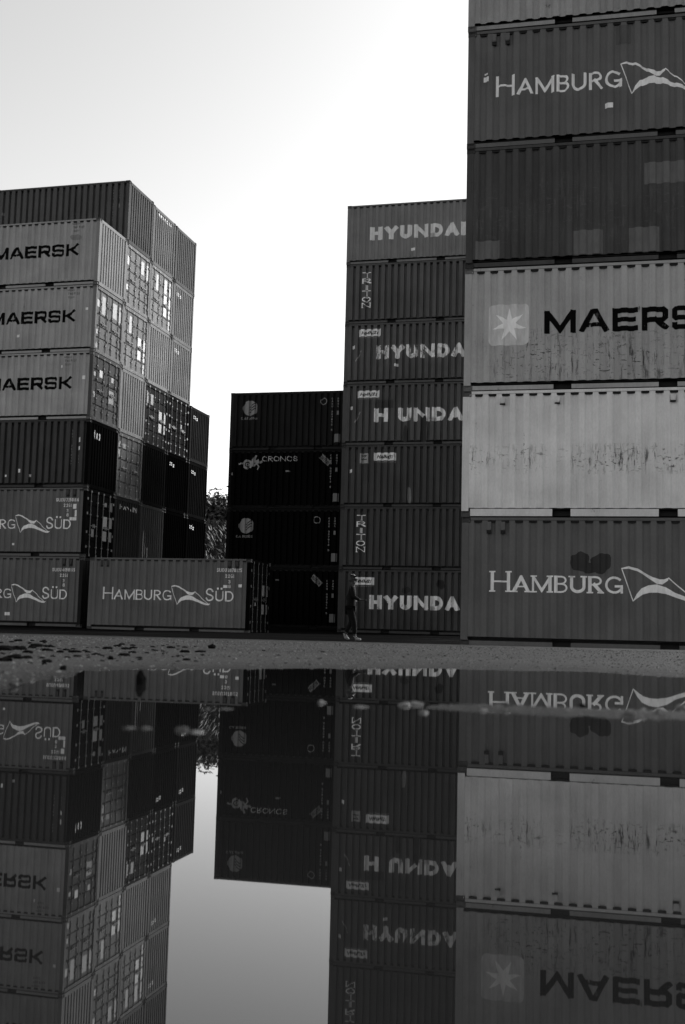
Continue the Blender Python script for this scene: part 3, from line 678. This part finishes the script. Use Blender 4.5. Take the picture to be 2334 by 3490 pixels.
# ---- the left block's rows behind: only their right-hand ends and the very top show
def row_group(n): return 'containers of the %s row of the left block' % n
NB, NC, ND, NE = 'second', 'third', 'fourth', 'last'
lab4 = [('label_plate', [rect(.40, .66, 2.15, 2.21), rect(.72, .98, 2.10, 2.16), rect(.40, .66, 2.06, 2.11), rect(.72, .98, 2.02, 2.07)], worn('plate_white', .55))]
big_l = lambda v: [(1.50, 1.86, 1.17, 1.62, v), (2.05, 2.34, 1.17, 1.62, v), (1.50, 1.86, .70, 1.08, v), (2.05, 2.34, .70, 1.08, v)]
def behind(row, n, tier, v, end, what, **kw):
    pos_ = {1: 'bottom', 2: 'second', 3: 'third', 4: 'fourth', 5: 'fifth', 6: 'sixth', 7: 'seventh'}[tier]
    where = 'at the bottom' if tier == 1 else '%s from ground' % pos_
    stack(row, tier, v, '%s, %s row, %s tier, left block' % (what, n, pos_), row_group(n), endv=end, **kw)
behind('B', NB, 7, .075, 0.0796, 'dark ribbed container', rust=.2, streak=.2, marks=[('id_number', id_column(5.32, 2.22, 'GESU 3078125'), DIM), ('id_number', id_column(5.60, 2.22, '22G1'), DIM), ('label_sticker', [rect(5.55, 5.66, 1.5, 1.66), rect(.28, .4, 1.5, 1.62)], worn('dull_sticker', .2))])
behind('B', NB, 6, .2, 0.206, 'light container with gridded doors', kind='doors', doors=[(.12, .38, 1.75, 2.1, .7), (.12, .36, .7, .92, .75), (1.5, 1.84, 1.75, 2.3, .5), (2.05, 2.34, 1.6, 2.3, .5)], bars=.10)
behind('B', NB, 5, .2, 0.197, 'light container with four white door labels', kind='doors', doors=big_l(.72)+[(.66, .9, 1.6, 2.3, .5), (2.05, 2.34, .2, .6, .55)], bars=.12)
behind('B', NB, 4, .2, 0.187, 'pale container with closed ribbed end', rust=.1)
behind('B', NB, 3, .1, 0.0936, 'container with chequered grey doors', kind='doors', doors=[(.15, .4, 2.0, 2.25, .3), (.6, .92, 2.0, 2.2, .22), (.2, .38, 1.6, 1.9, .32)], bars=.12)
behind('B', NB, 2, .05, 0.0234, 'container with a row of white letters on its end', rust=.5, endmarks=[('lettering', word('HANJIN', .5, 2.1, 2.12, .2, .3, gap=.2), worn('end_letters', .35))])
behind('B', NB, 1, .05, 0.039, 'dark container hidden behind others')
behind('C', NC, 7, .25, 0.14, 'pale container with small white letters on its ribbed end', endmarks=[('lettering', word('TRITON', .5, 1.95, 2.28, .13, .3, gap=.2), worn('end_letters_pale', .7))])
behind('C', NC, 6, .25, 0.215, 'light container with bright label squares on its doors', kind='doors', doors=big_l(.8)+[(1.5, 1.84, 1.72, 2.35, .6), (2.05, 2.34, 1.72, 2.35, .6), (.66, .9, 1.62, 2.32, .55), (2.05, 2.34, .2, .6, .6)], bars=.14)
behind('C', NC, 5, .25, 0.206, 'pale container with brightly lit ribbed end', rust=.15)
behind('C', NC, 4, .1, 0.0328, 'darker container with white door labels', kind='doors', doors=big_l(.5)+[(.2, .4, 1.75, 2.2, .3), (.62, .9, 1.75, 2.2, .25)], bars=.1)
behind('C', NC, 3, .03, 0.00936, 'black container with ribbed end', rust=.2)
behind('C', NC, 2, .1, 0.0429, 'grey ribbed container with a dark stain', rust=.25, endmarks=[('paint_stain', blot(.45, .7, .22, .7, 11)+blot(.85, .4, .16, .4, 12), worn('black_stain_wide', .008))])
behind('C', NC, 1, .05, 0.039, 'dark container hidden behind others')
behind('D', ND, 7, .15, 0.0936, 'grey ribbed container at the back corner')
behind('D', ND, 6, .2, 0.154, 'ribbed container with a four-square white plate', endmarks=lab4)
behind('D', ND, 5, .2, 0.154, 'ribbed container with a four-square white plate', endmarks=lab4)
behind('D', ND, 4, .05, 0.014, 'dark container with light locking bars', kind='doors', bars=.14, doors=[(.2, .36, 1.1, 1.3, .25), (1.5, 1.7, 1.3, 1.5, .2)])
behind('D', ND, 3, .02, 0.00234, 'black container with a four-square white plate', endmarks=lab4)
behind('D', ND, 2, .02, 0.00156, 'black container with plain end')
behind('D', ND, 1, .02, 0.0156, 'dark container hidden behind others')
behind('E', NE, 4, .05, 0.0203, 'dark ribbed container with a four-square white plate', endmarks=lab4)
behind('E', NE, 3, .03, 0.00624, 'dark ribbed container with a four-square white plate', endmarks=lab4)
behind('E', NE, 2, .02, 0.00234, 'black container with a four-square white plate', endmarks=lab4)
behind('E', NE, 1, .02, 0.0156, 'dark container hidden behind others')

# ------------------------------------------------------------------ trees beyond the gap
def tree(name, x, y, h, crown, label, leaf_n, leaf, v, seed, droop=0.):
    r = random.Random(seed); o = empty(name, (x, y, .15), 0, label, 'tree', 'trees beyond the container yard')
    b = MB(); trunk_h = h*.45
    b.tube((0, 0, -.3), (.15, 0, trunk_h*.6), .26, .2, 10); b.tube((.15, 0, trunk_h*.6), (.05, .1, h*.8), .2, .06, 10)
    tips = []
    for i in range(12):
        a = r.random()*6.28; z0 = trunk_h*(.55+.9*r.random()); L = crown*(.5+.5*r.random())
        p = Vector((.1, .05, z0)); q = p+Vector((math.cos(a)*L*.55, math.sin(a)*L*.55, L*.4)); e = q+Vector((math.cos(a)*L*.4, math.sin(a)*L*.4, L*(.3-droop)))
        b.tube(p, q, .09, .05, 7); b.tube(q, e, .05, .018, 6); tips += [q, e]
    part('trunk', b.mesh('trunk', True), plain('bark', .06, .9, .2, .4, 6), o)
    v_, f_ = [], []
    clumps = []
    for i in range(46):
        a = r.random()*6.28; u = r.random()**.5; z = h*(.42+.56*r.random()); k = math.sin(math.pi*min(1, max(.08, (z/h-.30)/.74)))**.7
        clumps.append((Vector((math.cos(a)*u*crown*k, math.sin(a)*u*crown*k, z)), crown*(.13+.16*r.random())))
    clumps += [(t_, crown*.2) for t_ in tips]
    for i in range(leaf_n):
        c, rad = clumps[r.randrange(len(clumps))]
        d = Vector((r.gauss(0, 1), r.gauss(0, 1), r.gauss(0, .75)))*rad*.55; p = c+d
        n = (d.normalized()*.6+Vector((r.gauss(0, .6), r.gauss(0, .6), r.gauss(0, .6)+.2))).normalized()
        t = n.orthogonal().normalized(); t.rotate(Matrix.Rotation(r.random()*6.28, 3, n))
        if droop: t = (t*.4+Vector((.55, 0, -.85+.2*r.gauss(0, 1)))).normalized()
        s = n.cross(t).normalized(); L = leaf*(.6+.8*r.random()); W_ = L*(.28 if droop else .42); k = len(v_)
        v_ += [p-t*L, p-s*W_, p+t*L, p+s*W_]; f_.append((k, k+1, k+2, k+3))
    m = bpy.data.materials.get('foliage_%d' % round(v*1000))
    if not m:
        m = bpy.data.materials.new('foliage_%d' % round(v*1000)); t, bs, oo = nodes(m)
        tc = N(t, 'ShaderNodeTexCoord').outputs['Object']
        t.links.new(grey(t, ramp(t, noise_n(t, tc, .9, (1, 1, 1), (seed, 0, 0), 4), .3, .7, v*.45, v*1.5)), bs.inputs['Base Color']); bs.inputs['Roughness'].default_value = .6
        tl = N(t, 'ShaderNodeBsdfTranslucent'); tl.inputs[0].default_value = (v, v, v, 1); mx = N(t, 'ShaderNodeMixShader'); mx.inputs[0].default_value = .12
        t.links.new(bs.outputs[0], mx.inputs[1]); t.links.new(tl.outputs[0], mx.inputs[2]); t.links.new(mx.outputs[0], oo.inputs[0])
    part('crown', mk('crown', v_, f_), m, o)
tree('leafy_tree', -9.6, 88, 9.7, 4.6, 'pale leafy tree crown rising in the gap between the left and centre stacks', 30000, .22, .026, 21)
tree('bushy_tree', -12.5, 80, 7.6, 3.4, 'darker bushy tree at the left of the gap, half hidden by the left block', 16000, .2, .014, 5)
tree('drooping_tree', -7.8, 70, 6.2, 3.4, 'dark small tree with drooping leaves low in the gap, sky showing through', 3000, .22, .006, 33, .9)

# ------------------------------------------------------------------ stones, litter, gravel on the bank
def stone_mesh(name, r, flat, seed, sub=2):
    bm = bmesh.new(); bmesh.ops.create_icosphere(bm, subdivisions=sub, radius=1)
    for v in bm.verts:
        k = 1+.45*noise.noise(v.co*1.3+Vector((seed*5.1, 0, 0)))+.15*noise.noise(v.co*3.1+Vector((0, seed*2.3, 0))); v.co *= k*r; v.co.z *= flat
    me = bpy.data.meshes.new(name); bm.to_mesh(me); bm.free(); return me
F_PX = 3837.19
def on_ground(px, py, z=0.01):
    d = fw+(px-1167)/F_PX*r2-(py-1745)/F_PX*u2; t = (z-CAM_H)/d.z; return d.x*t, d.y*t
clod_m = plain('dark_clod', .006, .95, .0, .4, 30); stone_m = plain('wet_stone', .035, .7, .15, .4, 40); pale_m = plain('pale_stone', .10, .7, .15, .3, 40)
CLODS = [stone_mesh('clod', 1, .42, i, 2) for i in range(5)]
r = random.Random(3)
for (px, py, wpx) in ((60,2212,60),(10,2215,70),(95,2222,40),(120,2204,50),(170,2206,34),(50,2242,66),(15,2250,60),(95,2240,40),(160,2216,40),(255,2222,40),(300,2222,22),(205,2222,30),(365,2212,40),
                      (430,2212,34),(420,2232,44),(450,2224,30),(475,2240,24),(630,2222,40),(630,2208,20),(555,2202,14),(690,2232,16),(720,2206,18),(605,2205,16),(560,2226,18),(400,2204,30),(230,2238,22),(160,2252,40),(250,2212,20),(350,2232,16),(500,2224,18),(520,2206,20),(590,2236,14),(110,2186,16),(150,2185,14),(205,2188,12),(40,2190,18),(330,2206,14),(780,2236,12),(950,2232,14),(1100,2222,16))+tuple((int(700*r.random()**1.3), int(2188+68*r.random()), int(7+26*r.random()**2)) for _ in range(70))+tuple((int(700+1600*r.random()), int(2215+50*r.random()), int(5+9*r.random()**2)) for _ in range(30)):
    x, y = on_ground(px, py, .016); rad = wpx/F_PX*y*.5
    o = part('dirt_clod', CLODS[r.randrange(5)], clod_m, None, (x, y, ground_z(x, y)+rad*.12)); o.scale = (rad, rad*.9, rad*.8); o.rotation_euler = (0, 0, r.random()*6)
    tag(o, 'small dark lump of dirt lying on the pale gravel bank', 'dirt clod', 'dark dirt lumps on the gravel bank')
def stone(px, py, rx, fl, mat, label, z=.0, lift=.3):
    x, y = on_ground(px, py, z); o = part('stone', stone_mesh('stone', rx, fl, px), mat, None, (x, y, max(ground_z(x, y), z-.01)+rx*fl*lift)); o.rotation_euler = (0, 0, px)
    tag(o, label, 'stone')
stone(722, 2211, .022, .9, clod_m, 'small round dark stone sitting alone on the crest of the bank', .016)
stone(215, 2284, .010, 1.0, clod_m, 'small round black pebble at the waterline before the front left stack', .006)
stone(378, 2248, .012, .9, clod_m, 'single black pebble on the bank below the lone container', .012)
stone(150, 2268, .008, .8, clod_m, 'tiny black pebble near the waterline at far left', .01)
stone(480, 2330, .013, 2.1, clod_m, 'upright dark leaf-like stone standing in the water with its reflection', 0, .2)
stone(45, 2340, .010, .8, stone_m, 'small pebble half under water at the left edge', 0)
stone(437, 2482, .016, .30, stone_m, 'grey flat stone in the water, left of a round one, out of focus', 0, .1)
stone(502, 2483, .009, .55, pale_m, 'small pale round stone in the water, out of focus', 0, .2)
stone(620, 2490, .010, .75, stone_m, 'dull grey stone in the water before the dark stack reflection', 0, .2)
stone(672, 2496, .016, .30, pale_m, 'pale flat stone in the water nearest the bright sky reflection', 0, .2)
stone(705, 2416, .010, .5, stone_m, 'grey stone in the water under the tree reflection', 0, .2)
stone(775, 2416, .018, .25, stone_m, 'flat grey stone in the water under the lone container reflection', 0, .2)
stone(1095, 2396, .010, .7, pale_m, 'pale pebble in the water below the black centre stack reflection', 0, .3)
stone(1225, 2409, .018, .3, stone_m, 'flat grey stone at the left tip of the gravel bar', 0, .2)
stone(1378, 2405, .014, .5, pale_m, 'pale stone on the gravel bar, left one of a touching pair', 0, .3)
stone(1415, 2401, .018, .4, pale_m, 'wide pale stone on the gravel bar, right one of a touching pair', 0, .3)
stone(1442, 2430, .010, .8, pale_m, 'pale pebble in front of the gravel bar in the water', 0, .2)
stone(1985, 2408, .008, 1.0, clod_m, 'single black pebble on the crest of the gravel bar', .004, .5)
stone(2145, 2437, .010, .8, pale_m, 'whitish round pebble on the near edge of the gravel bar', .003)
stone(2320, 2420, .013, .7, pale_m, 'whitish pebble on the gravel bar at the right edge', .004)
def gravel():
    r = random.Random(11); v_, f_ = [], []
    def peb(x, y, s, fl):
        k = len(v_); z = ground_z(x, y); a = r.random()*6.28
        for i in range(5):
            t = a+i*1.2566; q = s*(.7+.6*r.random()); v_.append((x+q*math.cos(t), y+q*math.sin(t), z-.001+.2*s*fl))
        v_.append((x+.2*s*r.gauss(0, 1), y, z+s*fl*(.7+.5*r.random())))
        for i in range(5): f_.append((k+i, k+(i+1) % 5, k+5))
    n = 0
    while n < 17000:
        y = 2.0+9*r.random()**1.4; x = (r.random()*2-1)*.42*y
        z = ground_z(x, y)
        if z < .0008: continue
        n += 1; peb(x, y, min(.014, .0018+.0034*r.random()**2*(y/4)+(.006 if r.random() < .03 else 0)), .75)
    m = bpy.data.materials.new('pebble_mix'); t, b, o = nodes(m); tc = N(t, 'ShaderNodeTexCoord').outputs['Object']
    t.links.new(grey(t, ramp(t, noise_n(t, tc, 45, (1, 1, 1), (0, 0, 0), 2), .40, .60, .018, .125)), b.inputs['Base Color']); b.inputs['Roughness'].default_value = .9; b.inputs['Specular IOR Level'].default_value = .08
    tag(part('gravel', mk('gravel', v_, f_), m), 'fine mixed gravel strewn over the wet bank of the puddle', 'gravel', None, 'stuff')
gravel()

# ------------------------------------------------------------------ the person walking to the right
def skin(name, vs_, es, mat, parent, root=0, sub=2):
    me = bpy.data.meshes.new(name); me.from_pydata([p[:3] for p in vs_], es, []); me.update()
    o = part(name, me, mat, parent); mod = o.modifiers.new('skin', 'SKIN'); mod.use_smooth_shade = True; mod.branch_smoothing = .3
    for i, p in enumerate(vs_):
        rx = p[3]; ry = p[4] if len(p) > 4 else rx
        me.skin_vertices[0].data[i].radius = (rx, ry); me.skin_vertices[0].data[i].use_root = (i == root)
    s = o.modifiers.new('smooth', 'SUBSURF'); s.levels = sub; s.render_levels = sub
    return o
def person():
    px, py = .27, 28.6
    o = empty('person', (px, py, ground_z(px, py)), R(-6), 'person in dark clothes and pale trainers walking right past the middle stack', 'person')
    sk = plain('skin_tone', .03, .6, .3, .1); jk = plain('dark_jacket', .006, .9, .1, .2); tr_ = plain('dark_trousers', .006, .9, .1, .2); hr = plain('dark_hair', .008, .6, .3, .2); sh = plain('pale_trainers', .18, .6, .3, .15); collar = plain('grey_hood', .035, .9, .1, .2)
    body, ed = [], []
    def add(p, par=None):
        body.append(p)
        if par is not None: ed.append((par, len(body)-1))
        return len(body)-1
    pel = add((0, 0, .88, .085)); sp1 = add((.01, 0, 1.05, .075), pel); ch = add((.03, 0, 1.25, .085), sp1); nk0 = add((.04, 0, 1.40, .055), ch); nk = add((.06, 0, 1.46, .048), nk0)
    jaw = add((.085, 0, 1.51, .062), nk); skl = add((.075, 0, 1.58, .088), jaw); add((.07, 0, 1.63, .07), skl); face = add((.13, 0, 1.56, .045), jaw); add((.165, 0, 1.555, .012), face)
    for s in (-1, 1):
        add((.07, s*.085, 1.555, .016), skl)                                        # ear
        fwd = s < 0
        shd = add((.03, s*.17, 1.34, .055), ch); el = add(((.10 if fwd else -.10), s*.21, 1.09, .040), shd); wr = add(((.27 if fwd else -.02), s*.18, (1.02 if fwd else .86), .027), el)
        dx, dz = (.94, .15) if fwd else (.3, -.95)
        pm = add((body[wr][0]+dx*.06, s*.18, body[wr][2]+dz*.06, .030, .018), wr)
        for k in range(4):                                                          # fingers, curled a little
            L = (.034, .040, .037, .028)[k]; yy = s*.18+(k-1.5)*.017
            f1 = add((body[pm][0]+dx*.035, yy, body[pm][2]+dz*.035, .0085), pm); f2 = add((body[f1][0]+dx*L, yy, body[f1][2]+dz*L-.006, .008), f1); add((body[f2][0]+dx*L*.4+.012, yy, body[f2][2]+dz*L*.6-.014, .007), f2)
        th = add((body[pm][0]-dx*.01+.018, s*.145, body[pm][2]-dz*.01, .010), pm); add((body[th][0]+dx*.035, s*.135, body[th][2]+dz*.035, .0085), th)
        hip = add((0, s*.09, .82, .085), pel)
        if s < 0: kn = add((.10, s*.09, .47, .058), hip); an = add((.13, s*.09, .09, .036), kn); add((.24, s*.09, .035, .03), an)
        else: kn = add((.02, s*.09, .46, .058), hip); an = add((-.14, s*.09, .15, .036), kn); add((-.06, s*.09, .05, .03), an)
    skin('body', body, ed, sk, o)
    skin('jacket', [(0.01, 0, .62, .14, .16), (.01, 0, 1.05, .125, .16), (.03, 0, 1.27, .13, .18), (.04, 0, 1.39, .085), (.03, -.18, 1.34, .07), (.10, -.215, 1.09, .054), (.24, -.185, 1.025, .042), (.03, .18, 1.34, .07), (-.10, .215, 1.09, .054), (-.03, .185, .90, .042)],
         [(0, 1), (1, 2), (2, 3), (2, 4), (4, 5), (5, 6), (2, 7), (7, 8), (8, 9)], jk, o)
    skin('trousers', [(0, 0, .86, .13, .15), (.0, -.09, .78, .10), (.10, -.09, .47, .075), (.125, -.09, .15, .062), (.0, .09, .78, .10), (.02, .09, .46, .075), (-.12, .09, .20, .062)], [(0, 1), (1, 2), (2, 3), (0, 4), (4, 5), (5, 6)], tr_, o)
    skin('hood', [(-.05, 0, 1.36, .05), (.0, 0, 1.42, .05), (.04, .05, 1.42, .03), (.04, -.05, 1.42, .03)], [(0, 1), (1, 2), (1, 3)], collar, o)
    skin('hair', [(.035, 0, 1.57, .085), (.05, 0, 1.63, .088), (.1, 0, 1.655, .055), (.02, 0, 1.50, .05)], [(0, 1), (1, 2), (0, 3)], hr, o)
    for s, pts in ((-1, [(.10, -.09, .05, .05, .045), (.20, -.09, .042, .046, .04), (.29, -.09, .032, .034, .03), (.125, -.09, .12, .048)]), (1, [(-.165, .09, .12, .045), (-.09, .09, .06, .045), (-.03, .09, .035, .036), (-.15, .09, .18, .045)])):
        skin('shoe', pts, [(0, 1), (1, 2), (0, 3)], sh, o)
person()
